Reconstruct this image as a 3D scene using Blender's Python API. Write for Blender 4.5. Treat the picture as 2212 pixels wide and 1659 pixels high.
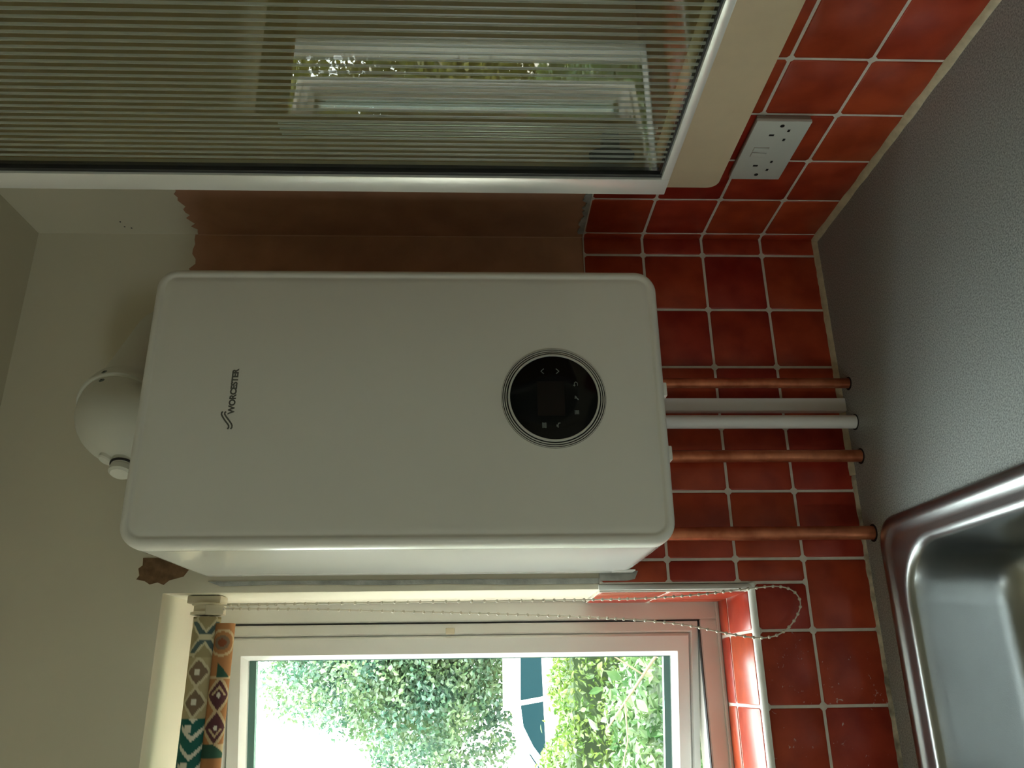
import bpy, bmesh, math, random
from mathutils import Vector, Matrix
random.seed(7)
for o in list(bpy.data.objects): bpy.data.objects.remove(o, do_unlink=True)
S = bpy.context.scene
COL = S.collection
PI = math.pi
# World: X right (room corner at 0), Y into the window wall (its face at 0), Z up (worktop top at 0, floor at -0.9)

# ------------------------------------------------------------------ camera (phone held sideways: up in the room is left in the picture)
yaw, pitch, roll = math.radians(20.355), math.radians(-2.195), math.radians(0.027)
f = Vector((math.sin(yaw)*math.cos(pitch), math.cos(yaw)*math.cos(pitch), math.sin(pitch)))
r0 = Vector((math.cos(yaw), -math.sin(yaw), 0)); u0 = r0.cross(f)
r = math.cos(roll)*r0 + math.sin(roll)*u0; u = -math.sin(roll)*r0 + math.cos(roll)*u0
CAMP = Vector((-0.79456, -1.33437, 0.64198))
cam = bpy.data.cameras.new('camera'); camo = bpy.data.objects.new('camera', cam); COL.objects.link(camo)
m = Matrix((-u, r, -f)).transposed().to_4x4(); m.translation = CAMP
camo.matrix_world = m
cam.sensor_fit = 'HORIZONTAL'; cam.sensor_width = 36; cam.lens = 1731.74/2212*36; cam.clip_start = 0.02; cam.clip_end = 500
S.camera = camo
# ------------------------------------------------------------------ sky, sun, exposure
W = bpy.data.worlds.new('world'); S.world = W; W.use_nodes = True
nt = W.node_tree; nt.nodes.clear()
bg = nt.nodes.new('ShaderNodeBackground'); bg.inputs[0].default_value = (.95, 1.0, 1.0, 1); bg.inputs[1].default_value = 17.0   # bright hazy white sky
wo = nt.nodes.new('ShaderNodeOutputWorld')
nt.links.new(bg.outputs[0], wo.inputs[0])
sl = bpy.data.lights.new('sun', 'SUN'); sl.energy = 24.0; sl.angle = math.radians(0.6); sl.color = (1, .95, .86)
so = bpy.data.objects.new('sun', sl); COL.objects.link(so)
so.rotation_euler = Vector((0.72, -0.28, 0.66)).to_track_quat('Z', 'Y').to_euler()
def portal(name, loc, rot, sx, sy):
    l = bpy.data.lights.new(name, 'AREA'); l.shape = 'RECTANGLE'; l.size = sx; l.size_y = sy; l.cycles.is_portal = True
    o = bpy.data.objects.new(name, l); COL.objects.link(o); o.location = loc; o.rotation_euler = rot
portal('portal_window', (-1.258, .24, .68), (PI/2, 0, PI), 1.2, .94)      # sampling aid at the window opening
portal('portal_window_side', (-2.78, -2.05, .65), (PI/2, 0, -PI/2), .54, .5)  # sampling aid at the added side window
S.view_settings.view_transform = 'Standard'; S.view_settings.look = 'None'
S.view_settings.gamma = 1; S.view_settings.use_curve_mapping = False
S.view_settings.exposure = 0.0

# ------------------------------------------------------------------ material helpers
def srgb(r, g, b):
    t = lambda c: c/255/12.92 if c/255 <= .04045 else ((c/255+.055)/1.055)**2.4
    return (t(r), t(g), t(b), 1)
def mat(name, col, rough=.5, metal=0, spec=.5, coat=0, noise=None, bump=None, random_v=0, cols=None):
    """col linear rgba; noise=(scale, amount) value mottling; bump=(scale, strength); cols=second colour"""
    M = bpy.data.materials.new(name); M.use_nodes = True
    n = M.node_tree.nodes; L = M.node_tree.links
    p = n['Principled BSDF']
    p.inputs['Base Color'].default_value = col; p.inputs['Roughness'].default_value = rough; p.inputs['Metallic'].default_value = metal
    p.inputs['Specular IOR Level'].default_value = spec; p.inputs['Coat Weight'].default_value = coat; p.inputs['Coat Roughness'].default_value = .12
    geo = n.new('ShaderNodeNewGeometry')
    if noise:
        t = n.new('ShaderNodeTexNoise'); t.inputs['Scale'].default_value = noise[0]; t.inputs['Detail'].default_value = 5
        L.new(geo.outputs['Position'], t.inputs['Vector'])
        mx = n.new('ShaderNodeMix'); mx.data_type = 'RGBA'
        c2 = cols if cols else tuple(c*(1-noise[1]) for c in col[:3])+(1,)
        mx.inputs[6].default_value = col; mx.inputs[7].default_value = c2
        rp = n.new('ShaderNodeValToRGB'); rp.color_ramp.elements[0].position = .35; rp.color_ramp.elements[1].position = .65
        L.new(t.outputs[0], rp.inputs[0]); L.new(rp.outputs[0], mx.inputs[0])
        src = mx.outputs[2]
        if random_v:
            oi = n.new('ShaderNodeObjectInfo'); hs = n.new('ShaderNodeHueSaturation')
            mr = n.new('ShaderNodeMapRange'); mr.inputs[3].default_value = 1-random_v; mr.inputs[4].default_value = 1+random_v
            mh = n.new('ShaderNodeMapRange'); mh.inputs[3].default_value = .497; mh.inputs[4].default_value = .508
            L.new(oi.outputs['Random'], mr.inputs[0]); L.new(oi.outputs['Random'], mh.inputs[0])
            L.new(mr.outputs[0], hs.inputs['Value']); L.new(mh.outputs[0], hs.inputs['Hue']); L.new(src, hs.inputs['Color']); src = hs.outputs[0]
        L.new(src, p.inputs['Base Color'])
    if bump:
        t2 = n.new('ShaderNodeTexNoise'); t2.inputs['Scale'].default_value = bump[0]; t2.inputs['Detail'].default_value = 4
        L.new(geo.outputs['Position'], t2.inputs['Vector'])
        b = n.new('ShaderNodeBump'); b.inputs['Strength'].default_value = bump[1]; b.inputs['Distance'].default_value = .004
        L.new(t2.outputs[0], b.inputs['Height']); L.new(b.outputs[0], p.inputs['Normal'])
    return M
def glass_mat(name, tint=(1, 1, 1, 1), ior=1.5, rough=0.0):
    M = bpy.data.materials.new(name); M.use_nodes = True
    n = M.node_tree.nodes; L = M.node_tree.links; n.clear()
    lw = n.new('ShaderNodeLayerWeight'); lw.inputs[0].default_value = .5          # Schlick reflectance, the same on both faces
    pw = n.new('ShaderNodeMath'); pw.operation = 'POWER'; pw.inputs[1].default_value = 5; L.new(lw.outputs['Facing'], pw.inputs[0])
    f0 = ((ior-1)/(ior+1))**2
    fr = n.new('ShaderNodeMath'); fr.operation = 'MULTIPLY_ADD'; fr.inputs[1].default_value = 1-f0; fr.inputs[2].default_value = f0; L.new(pw.outputs[0], fr.inputs[0])
    tr = n.new('ShaderNodeBsdfTransparent'); tr.inputs[0].default_value = tint
    gl = n.new('ShaderNodeBsdfGlossy'); gl.inputs['Roughness'].default_value = rough
    mx = n.new('ShaderNodeMixShader'); o = n.new('ShaderNodeOutputMaterial')
    L.new(fr.outputs[0], mx.inputs[0]); L.new(tr.outputs[0], mx.inputs[1]); L.new(gl.outputs[0], mx.inputs[2]); L.new(mx.outputs[0], o.inputs[0])
    return M
def rib_mat(name):
    M = glass_mat(name, (.84, .88, .84, 1), 1.6, .3)
    n = M.node_tree.nodes; L = M.node_tree.links; out = [q for q in n if q.type == 'OUTPUT_MATERIAL'][0]; src = out.inputs[0].links[0].from_socket
    tl = n.new('ShaderNodeBsdfDiffuse'); tl.inputs[0].default_value = (.6, .66, .58, 1)
    mx = n.new('ShaderNodeMixShader'); mx.inputs[0].default_value = .28  # diffuse share pales the ribs in place of reflected and refracted light
    L.new(src, mx.inputs[1]); L.new(tl.outputs[0], mx.inputs[2]); L.new(mx.outputs[0], out.inputs[0])
    return M
def leaf_mat(name, c1, c2, sc):
    c1 = tuple(c*LEAFK for c in c1[:3])+(1,); c2 = tuple(c*LEAFK for c in c2[:3])+(1,)
    M = bpy.data.materials.new(name); M.use_nodes = True
    n = M.node_tree.nodes; L = M.node_tree.links; n.clear()
    geo = n.new('ShaderNodeNewGeometry'); t = n.new('ShaderNodeTexNoise'); t.inputs['Scale'].default_value = sc; t.inputs['Detail'].default_value = 3
    L.new(geo.outputs['Position'], t.inputs['Vector'])
    rp = n.new('ShaderNodeValToRGB'); rp.color_ramp.elements[0].position = .38; rp.color_ramp.elements[1].position = .62
    rp.color_ramp.elements[0].color = c1; rp.color_ramp.elements[1].color = c2
    L.new(t.outputs[0], rp.inputs[0])
    d = n.new('ShaderNodeBsdfDiffuse'); tl = n.new('ShaderNodeBsdfTranslucent'); g = n.new('ShaderNodeBsdfGlossy'); g.inputs['Roughness'].default_value = .35
    L.new(rp.outputs[0], d.inputs[0]); L.new(rp.outputs[0], tl.inputs[0])
    m1 = n.new('ShaderNodeMixShader'); m1.inputs[0].default_value = .4
    m2 = n.new('ShaderNodeMixShader'); m2.inputs[0].default_value = .06
    o = n.new('ShaderNodeOutputMaterial')
    L.new(d.outputs[0], m1.inputs[1]); L.new(tl.outputs[0], m1.inputs[2]); L.new(m1.outputs[0], m2.inputs[1]); L.new(g.outputs[0], m2.inputs[2]); L.new(m2.outputs[0], o.inputs[0])
    return M
LEAFK = .36
def attr_mat(name, rough=.9):
    M = bpy.data.materials.new(name); M.use_nodes = True
    n = M.node_tree.nodes; p = n['Principled BSDF']; p.inputs['Roughness'].default_value = rough; p.inputs['Specular IOR Level'].default_value = .2
    a = n.new('ShaderNodeAttribute'); a.attribute_name = 'print'; M.node_tree.links.new(a.outputs['Color'], p.inputs['Base Color'])
    return M

PAINT = mat('wall_paint', srgb(226, 220, 200), .85, noise=(3, .04), bump=(60, .04), spec=.2)
CEIL = mat('ceiling_paint', srgb(222, 216, 196), .9, noise=(2, .03), spec=.2)
PLASTER = mat('bare_plaster', srgb(202, 154, 124), .92, noise=(9, .25), bump=(45, .15), spec=.1)
MORTAR = mat('grey_mortar', srgb(186, 188, 182), .9, noise=(40, .3), bump=(120, .4), spec=.15)
GROUT = mat('grout', srgb(226, 218, 206), .8, noise=(60, .14), spec=.2)
TILE = mat('terracotta_tile', srgb(176, 62, 40), .32, coat=0, spec=.4, noise=(22, .34), bump=(35, .06), random_v=.11, cols=srgb(150, 44, 28))
TRIM = mat('white_plastic_trim', srgb(226, 228, 224), .3)
UPVC = mat('white_upvc', srgb(230, 231, 227), .3, noise=(4, .05))
GASKET_GAP = mat('black_rubber_gap_shade', srgb(25, 27, 28), .6)  # rubber of the window frame, also the painted gap shade on the cupboard door
SPACER = mat('glazing_spacer', srgb(104, 142, 140), .35, metal=.3)
SEAL = mat('cream_sealant', srgb(205, 192, 160), .55, noise=(80, .22))
MOULD = mat('mouldy_sealant', srgb(206, 196, 172), .6, noise=(48, .7))
FLOORM = mat('floor_vinyl', srgb(150, 130, 108), .5, noise=(6, .3))
BWHITE = mat('boiler_white', srgb(232, 231, 224), .34, noise=(2, .015))
BSIDE = mat('boiler_gloss_white', srgb(232, 233, 229), .1, coat=.4)
SILVER = mat('silver_ring', srgb(214, 214, 208), .3, metal=.15)
BLACK = mat('black_gloss', srgb(6, 7, 8), .1, spec=.22)
BLACKM = mat('black_matt', srgb(9, 9, 9), .6)
SCREEN = mat('dead_screen', srgb(27, 22, 20), .3, spec=.2)
ICON = mat('icon_grey', srgb(126, 134, 132), .5)
LOGO = mat('logo_grey', srgb(104, 104, 97), .5)
FLUE = mat('flue_white', srgb(222, 222, 212), .4)
RUBBER = mat('dark_rubber', srgb(38, 36, 36), .6)
STEEL = mat('screw_steel', srgb(120, 130, 125), .35, metal=.8)
COPPER = mat('copper', srgb(226, 142, 104), .36, metal=.75, noise=(30, .4), cols=srgb(178, 100, 70))
PVC = mat('white_pvc', srgb(236, 234, 232), .35)
def worktop_mat():
    M = mat('speckled_laminate', srgb(180, 188, 186), .36, noise=(420, .35), cols=srgb(124, 130, 129)); return M
WORK = worktop_mat()
INOX = mat('brushed_steel', srgb(168, 172, 172), .3, metal=1, noise=(7, .12), bump=(600, .05))
DROP = glass_mat('water', ior=1.33)
ALU = mat('aluminium', srgb(222, 222, 220), .3, metal=.45)
REED = glass_mat('reeded_glass', (.86, .9, .86, 1), 1.52)
RIB = rib_mat('glass_rib')
GLASS = glass_mat('window_glass', (.95, .98, .965, 1), 1.5)
CREAM = mat('cream_board', srgb(236, 216, 184), .5, noise=(30, .05))
CARC = mat('carcass_cream', srgb(196, 170, 128), .6, noise=(12, .1))
SOCK = mat('socket_white', srgb(206, 208, 202), .35)
SOCKB = mat('socket_back_box', srgb(150, 134, 120), .5)
FABRIC = attr_mat('printed_fabric')
CHAIN = mat('chain_white', srgb(214, 206, 188), .4)
IVORY = mat('ivory_plastic', srgb(214, 204, 178), .4)

# ------------------------------------------------------------------ mesh helpers
def link(o, parent=None):
    COL.objects.link(o)
    if parent: o.parent = parent; o.matrix_parent_inverse = parent.matrix_world.inverted() if False else Matrix.Identity(4)
    return o
def mk(name, v, fc, material, parent=None, smooth=False, autos=None):
    me = bpy.data.meshes.new(name); me.from_pydata([tuple(a) for a in v], [], fc); me.materials.append(material); me.update()
    if smooth: me.polygons.foreach_set('use_smooth', [True]*len(me.polygons))
    if autos:
        me.polygons.foreach_set('use_smooth', [True]*len(me.polygons))
        me.set_sharp_from_angle(angle=math.radians(autos))
    return link(bpy.data.objects.new(name, me), parent)
def frombm(name, bm, material, parent=None, autos=None):
    bmesh.ops.recalc_face_normals(bm, faces=bm.faces)
    me = bpy.data.meshes.new(name); bm.to_mesh(me); bm.free(); me.materials.append(material)
    if autos:
        me.polygons.foreach_set('use_smooth', [True]*len(me.polygons)); me.set_sharp_from_angle(angle=math.radians(autos))
    return link(bpy.data.objects.new(name, me), parent)
def bbox(bm, x0, x1, y0, y1, z0, z1):
    ret = bmesh.ops.create_cube(bm, size=1)
    for v in ret['verts']:
        v.co = Vector(((x0+x1)/2+v.co.x*(x1-x0), (y0+y1)/2+v.co.y*(y1-y0), (z0+z1)/2+v.co.z*(z1-z0)))
    return ret['verts']
def box(name, x0, x1, y0, y1, z0, z1, material, parent=None, bevel=0, seg=2):
    bm = bmesh.new(); bbox(bm, x0, x1, y0, y1, z0, z1)
    if bevel: bmesh.ops.bevel(bm, geom=bm.edges[:], offset=bevel, segments=seg, affect='EDGES', profile=.5)
    return frombm(name, bm, material, parent, autos=40 if bevel else None)
def boxes(name, lst, material, parent=None):
    bm = bmesh.new()
    for b in lst: bbox(bm, *b)
    return frombm(name, bm, material, parent)
def rrect(x0, x1, z0, z1, rad, n=8):
    if not isinstance(rad, (tuple, list)): rad = (rad,)*4
    P = []
    for (cx, cz, a0, rr) in ((x1-rad[0], z1-rad[0], 0, rad[0]), (x0+rad[1], z1-rad[1], 90, rad[1]), (x0+rad[2], z0+rad[2], 180, rad[2]), (x1-rad[3], z0+rad[3], 270, rad[3])):
        for i in range(n+1):
            a = math.radians(a0+90*i/n); P.append((cx+rr*math.cos(a), cz+rr*math.sin(a)))
    return P
def loft(name, loops, material, parent=None, cap0=True, cap1=True, autos=35):
    n = len(loops[0]); v = [p for l in loops for p in l]; fc = []
    for k in range(len(loops)-1):
        for i in range(n):
            j = (i+1) % n; fc.append((k*n+i, k*n+j, (k+1)*n+j, (k+1)*n+i))
    if cap0: fc.append(tuple(range(n))[::-1])
    if cap1: fc.append(tuple((len(loops)-1)*n+i for i in range(n)))
    bm = bmesh.new(); vs = [bm.verts.new(p) for p in v]
    for q in fc: bm.faces.new([vs[i] for i in q])
    return frombm(name, bm, material, parent, autos=autos)
def lathe(name, prof, axis, org, material, parent=None, n=40, cap0=True, cap1=True, autos=35):
    """prof: list of (radius, distance along axis)"""
    ax = Vector(axis).normalized(); a = ax.orthogonal().normalized(); b = ax.cross(a); o = Vector(org)
    loops = [[o+ax*d+(a*math.cos(2*PI*i/n)+b*math.sin(2*PI*i/n))*rr for i in range(n)] for rr, d in prof]
    return loft(name, loops, material, parent, cap0, cap1, autos)
def sweep(name, path, rads, material, parent=None, n=24, cap=True, autos=50):
    pts = [Vector(p) for p in path]
    if not isinstance(rads, (list, tuple)): rads = [rads]*len(pts)
    T = [(pts[min(i+1, len(pts)-1)]-pts[max(i-1, 0)]).normalized() for i in range(len(pts))]
    nrm = T[0].orthogonal().normalized(); loops = []
    for i, p in enumerate(pts):
        nrm = (nrm-T[i]*nrm.dot(T[i])).normalized(); bn = T[i].cross(nrm)
        loops.append([p+(nrm*math.cos(2*PI*k/n)+bn*math.sin(2*PI*k/n))*rads[i] for k in range(n)])
    return loft(name, loops, material, parent, cap, cap, autos)
def empty(name, loc=(0, 0, 0)):
    o = bpy.data.objects.new(name, None); COL.objects.link(o); o.location = loc; o.empty_display_size = .05
    return o
def tag(o, label=None, cat=None, group=None, kind=None):
    if label: o['label'] = label
    if cat: o['category'] = cat
    if group: o['group'] = group
    if kind: o['kind'] = kind
    return o

# ------------------------------------------------------------------ the room
XL, YN, ZF, ZC = -2.7, -3.0, -.9, 1.4668
WX0, WX1, WZ0, WZ1, WD = -1.86, -.656, .205, 1.150, .185      # window opening in the back wall and depth of its reveal
T = .1138; XG, YG, ZG = .0409, .0245, .1081                    # tile pitch, first joints
ZT = ZG+3*T                                                    # top of the tiling
TK = .006                                                      # tiles stand this far off the wall
tag(box('floor', XL, 0, YN, 0, ZF-.05, ZF, FLOORM), 'beige vinyl kitchen floor', 'floor', kind='structure')
tag(box('ceiling', XL-.2, .2, YN-.2, .3, ZC, ZC+.1, CEIL), 'plain off-white painted kitchen ceiling', 'ceiling', kind='structure')
wb = tag(boxes('wall_back', [(WX1, .2, 0, .3, ZF, ZC), (XL-.2, WX0, 0, .3, ZF, ZC), (WX0, WX1, 0, .3, ZF, WZ0-TK), (WX0, WX1, 0, .3, WZ1, ZC)], PAINT),
         'cream painted wall with red tiled splashback that holds the window', 'wall', kind='structure')
wr = tag(boxes('wall_right', [(0, .2, YN, 0, ZF, ZC)], PAINT), 'cream painted side wall with red tiles behind glazed cupboard', 'wall', kind='structure')
tag(boxes('wall_left', [(XL-.2, XL, -1.78, 0, ZF, ZC), (XL-.2, XL, YN, -2.32, ZF, ZC), (XL-.2, XL, -2.32, -1.78, ZF, .4), (XL-.2, XL, -2.32, -1.78, .9, ZC)], PAINT),
    'cream painted wall out of view on the left', 'wall', kind='structure')
tag(boxes('wall_front', [(XL-.2, .2, YN-.2, YN, ZF, ZC)], PAINT), 'cream painted wall behind the viewer', 'wall', kind='structure')
# second window, in the left wall, out of the picture: added and sized to light the boiler and room
w2 = tag(empty('added_window', (XL-.1, -2.05, .65)), 'white framed window added for light in the left wall out of view', 'window', kind='structure')
def lbox(name, root, x0, x1, y0, y1, z0, z1, material, bevel=0):
    l = root.location
    return box(name, x0-l.x, x1-l.x, y0-l.y, y1-l.y, z0-l.z, z1-l.z, material, root, bevel)
for (y0, y1, z0, z1) in ((-2.32, -2.29, .4, .9), (-1.81, -1.78, .4, .9), (-2.29, -1.81, .4, .43), (-2.29, -1.81, .87, .9)):
    lbox('window_frame', w2, XL-.13, XL-.07, y0, y1, z0, z1, UPVC)
for (y0, y1) in ((-2.29, -1.81),):
    lbox('pane', w2, XL-.104, XL-.1, y0, y1, .43, .87, GLASS)

# ---- bare plaster where old paint came away, thin and ragged edged
def ragged(p0, p1, n, amp, seed):
    rnd = random.Random(seed); out = []
    for i in range(n+1):
        t = i/n; w = amp*(rnd.random()-.5)*2*(1 if 0 < i < n else 0)
        out.append((p0[0]+(p1[0]-p0[0])*t, p0[1]+(p1[1]-p0[1])*t+w))
    return out
def slab(name, poly, place, material, parent, autos=None):
    """prism over a 2-D outline; place(a,b,depth) -> xyz"""
    bm = bmesh.new()
    lo = [bm.verts.new(place(a, b, 0)) for a, b in poly]; hi = [bm.verts.new(place(a, b, 1)) for a, b in poly]
    n = len(poly)
    bm.faces.new(hi); bm.faces.new(lo[::-1])
    for i in range(n): bm.faces.new((lo[i], lo[(i+1) % n], hi[(i+1) % n], hi[i]))
    return frombm(name, bm, material, parent, autos)
top = ragged((-.001, 1.178), (-.58, 1.168), 56, .0065, 3)
poly = [(-.001, ZT-.01)] + top + [(-.59, ZT-.01)]
slab('bare_plaster', poly, lambda a, b, d: (a, -.0012*d, b), PLASTER, wb)
top = ragged((-.0005, 1.173), (-.42, 1.158), 44, .006, 9)
slab('bare_plaster', [(-.0005, ZT-.01)]+top+[(-.44, ZT-.01)], lambda a, b, d: (-.0012*d, a, b), PLASTER, wr)
STAIN = mat('old_adhesive', srgb(142, 112, 84), .92, noise=(60, .4), bump=(90, .4), spec=.1)
slab('adhesive_patch', [(-.60, 1.10), (-.60, 1.188), (-.612, 1.187), (-.617, 1.193), (-.628, 1.190), (-.634, 1.194), (-.637, 1.180), (-.642, 1.172), (-.639, 1.160), (-.643, 1.150), (-.636, 1.142), (-.63, 1.12)], lambda a, b, d: (a, -.0014*d, b), STAIN, wb)
slab('corner_line', [(-.0004, ZT), (-.003, ZT), (-.0028, .8), (-.0034, 1.0), (-.003, 1.172), (-.0004, 1.172)], lambda a, b, d: (a, -.0024*d, b), mat('filler', srgb(208, 164, 136), .9), wb)
broken = ragged((-.018, ZT+.010), (-.45, ZT+.009), 70, .0045, 21)
slab('broken_edge', [(-.018, ZT-.004)]+broken+[(-.45, ZT-.004)], lambda a, b, d: (-.004*d, a, b), MORTAR, wr)
# mortar remnants beside the boiler
slab('mortar_patch', [(-.6385, .447), (-.647, .447), (-.6475, .60), (-.645, .70), (-.6465, .80), (-.644, .95), (-.646, 1.06), (-.6385, 1.08)], lambda a, b, d: (a, -.0025*d, b), MORTAR, wb)
slab('mortar_patch', [(-.628, .386), (-.641, .392), (-.6435, .405), (-.6435, .449), (-.625, .449)], lambda a, b, d: (a, -TK-.0035*d, b), MORTAR, wb)
# old fixing holes
for (y, z) in ((-.042, 1.30), (-.025, 1.299), (-.021, 1.288)):
    lathe('fixing_hole', [(.0016, 0), (.0016, .0004)], (-1, 0, 0), (0, y, z), BLACKM, wr, n=8)

# ---- tiles: each one its own piece
_tile_cache = {}
def tile_mesh(w, h, t=TK):
    k = (round(w, 4), round(h, 4), round(t, 4))
    if k in _tile_cache: return _tile_cache[k]
    b = min(.0016, w/4, h/4); v = []; c = min(.004, w/4, h/4)
    def ring(ins, y):
        a, bb = w/2-ins, h/2-ins; c2 = max(c-ins, .0006)
        for (x, z) in ((a-c2, bb), (-a+c2, bb), (-a, bb-c2), (-a, -bb+c2), (-a+c2, -bb), (a-c2, -bb), (a, -bb+c2), (a, bb-c2)): v.append((x, -y, z))
    ring(0, 0); ring(0, t-.0016); ring(.0006, t-.0005); ring(b, t)
    fc = []
    for k2 in range(3):
        for i in range(8): fc.append((k2*8+i, k2*8+(i+1) % 8, (k2+1)*8+(i+1) % 8, (k2+1)*8+i))
    fc.append(tuple(24+i for i in range(8)))
    bm = bmesh.new(); vs = [bm.verts.new(p) for p in v]
    for q in fc: bm.faces.new([vs[i] for i in q])
    bmesh.ops.recalc_face_normals(bm, faces=bm.faces)
    me = bpy.data.meshes.new('tile'); bm.to_mesh(me); bm.free(); me.materials.append(TILE)
    me.polygons.foreach_set('use_smooth', [True]*len(me.polygons)); me.set_sharp_from_angle(angle=math.radians(50))
    _tile_cache[k] = me; return me
G = .0044
SCALE = TILE.copy(); SCALE.name = 'tile_with_limescale'
_n = SCALE.node_tree.nodes; _L = SCALE.node_tree.links; _p = _n['Principled BSDF']; _src = _p.inputs['Base Color'].links[0].from_socket
_g = _n.new('ShaderNodeNewGeometry'); _t = _n.new('ShaderNodeTexNoise'); _t.inputs['Scale'].default_value = 75; _t.inputs['Detail'].default_value = 3; _t.inputs['Distortion'].default_value = 1.5
_r = _n.new('ShaderNodeValToRGB'); _r.color_ramp.elements[0].position = .675; _r.color_ramp.elements[1].position = .74
_m = _n.new('ShaderNodeMix'); _m.data_type = 'RGBA'; _m.inputs[7].default_value = srgb(206, 190, 182)
_L.new(_g.outputs['Position'], _t.inputs['Vector']); _L.new(_t.outputs[0], _r.inputs[0]); _L.new(_r.outputs[0], _m.inputs[0]); _L.new(_src, _m.inputs[6]); _L.new(_m.outputs[2], _p.inputs['Base Color'])
rt = random.Random(11)
def tile(parent, a0, a1, b0, b1, place, t=TK):
    """a along the wall, b up; place: 'back','right','sill','jamb'"""
    w, h = a1-a0-G, b1-b0-G
    if w < .006 or h < .006: return
    o = bpy.data.objects.new('tile', tile_mesh(w, h, t)); COL.objects.link(o); o.parent = parent
    a, b = (a0+a1)/2, (b0+b1)/2; e = lambda: rt.uniform(-.0022, .0022)
    if place == 'back':
        o.location = (a, 0, b); o.rotation_euler = (e(), 0, e())
        if -.96 < a < -.73 and b < .2: o.material_slots[0].link = 'OBJECT'; o.material_slots[0].material = SCALE
    elif place == 'right': o.location = (0, a, b); o.rotation_euler = (e(), 0, -PI/2+e())
    elif place == 'sill': o.location = (a, b, WZ0-TK); o.rotation_euler = (-PI/2, 0, 0)
    elif place == 'jamb': o.location = (WX1+TK*0, a, b); o.rotation_euler = (0, 0, -PI/2)
rows = [(.0, ZG), (ZG, ZG+T), (ZG+T, ZG+2*T), (ZG+2*T, ZT)]
TRX = -.648                                                     # tile edge at the window trim
xs = [0, -XG] + [-(XG+k*T) for k in range(1, 17)]
for (z0, z1) in rows:
    for xa, xb in zip(xs[:-1], xs[1:]):                         # xa > xb
        l, rgt = xb, xa
        if z0 >= WZ0-.001 or z1 <= WZ0:
            if z0 >= WZ0-.001:
                if l < TRX: l = TRX
                if rgt <= TRX+.001:
                    continue
            tile(wb, l, rgt, z0, z1, 'back')
        else:                                                   # the row cut by the sill
            if rgt <= TRX+.001: tile(wb, l, rgt, z0, WZ0-.008, 'back')
            elif l >= TRX: tile(wb, l, rgt, z0, z1, 'back')
            else: tile(wb, TRX, rgt, z0, z1, 'back'); tile(wb, l, TRX, z0, WZ0-.008, 'back')
ys = [0, -YG] + [-(YG+k*T) for k in range(1, 12)]
for (z0, z1) in rows:
    for ya, yb in zip(ys[:-1], ys[1:]): tile(wr, yb, ya, z0, z1, 'right')
for xa, xb in zip([WX1]+xs[7:-1], xs[7:]):
    if xb < WX0: break
    tile(wb, xb, xa, .004, .128, 'sill'); tile(wb, xb, xa, .128, WD-.004, 'sill')
for (z0, z1) in ((WZ0, ZG+2*T), (ZG+2*T, ZT)):
    tile(wb, .004, .128, z0, z1, 'jamb'); tile(wb, .128, WD-.004, z0, z1, 'jamb')
GZ = TK-.0014
boxes('grout', [(TRX, 0, -GZ, 0, 0, ZT), (WX0-.1, TRX, -GZ, 0, 0, WZ0-.006), (WX0, WX1, 0, WD, WZ0-TK-.001, WZ0-.0014), (WX1-GZ, WX1+.001, 0, WD, WZ0-TK, ZT)], GROUT, wb)
boxes('grout', [(-GZ, 0, ys[-1], 0, 0, ZT)], GROUT, wr)
# white quadrant trims round the tiled part of the window opening
def quad(name, p0, p1, uu, vv, rad, material, parent=None):
    p0, p1, uu, vv = map(Vector, (p0, p1, uu, vv)); prof = [(0, 0)] + [(rad*math.cos(a), rad*math.sin(a)) for a in [i*PI/2/6 for i in range(7)]]
    return loft(name, [[p+uu*a+vv*b for a, b in prof] for p in (p0, p1)], material, parent, autos=40)
tr1 = tag(quad('trim_1', (-.658, -.0005, .2), (-.658, -.0005, ZT+.002), (1, 0, 0), (0, -1, 0), .0095, TRIM), 'white plastic corner trim up the tiled side of the window', 'trim', kind='structure')
tr2 = tag(quad('trim_2', (-.6485, -.0005, .1965), (WX0, -.0005, .1965), (0, 0, 1), (0, -1, 0), .0095, TRIM), 'white plastic trim along the front edge of the tiled window sill', 'trim', kind='structure')
# sealant between worktop and tiles
def bead(name, p0, p1, a, b, rad, material, n=60, wob=.0006, seed=1):
    rnd = random.Random(seed); p0, p1, a, b = map(Vector, (p0, p1, a, b)); loops = []
    for i in range(n+1):
        p = p0+(p1-p0)*i/n; rr = rad+rnd.uniform(-wob, wob)
        loops.append([p, p+a*rr, p+a*rr*.62+b*rr*.62, p+b*rr])
    return loft(name, loops, material, None, autos=50)
tag(bead('trim_3', (-.006, -TK, 0), (-.47, -TK, 0), (0, -1, 0), (0, 0, 1), .0078, SEAL), 'cream sealant bead along the worktop under the boiler', 'sealant', kind='structure')
tag(bead('trim_4', (-.47, -TK, 0), (WX0, -TK, 0), (0, -1, 0), (0, 0, 1), .0052, MOULD, n=150, wob=.0009), 'mould-stained sealant bead behind the sink', 'sealant', kind='structure')
tag(bead('trim_5', (-TK, -.006, 0), (-TK, -1.3, 0), (-1, 0, 0), (0, 0, 1), .0085, SEAL, wob=.0011), 'cream sealant bead along the worktop below the socket', 'sealant', kind='structure')

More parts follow.
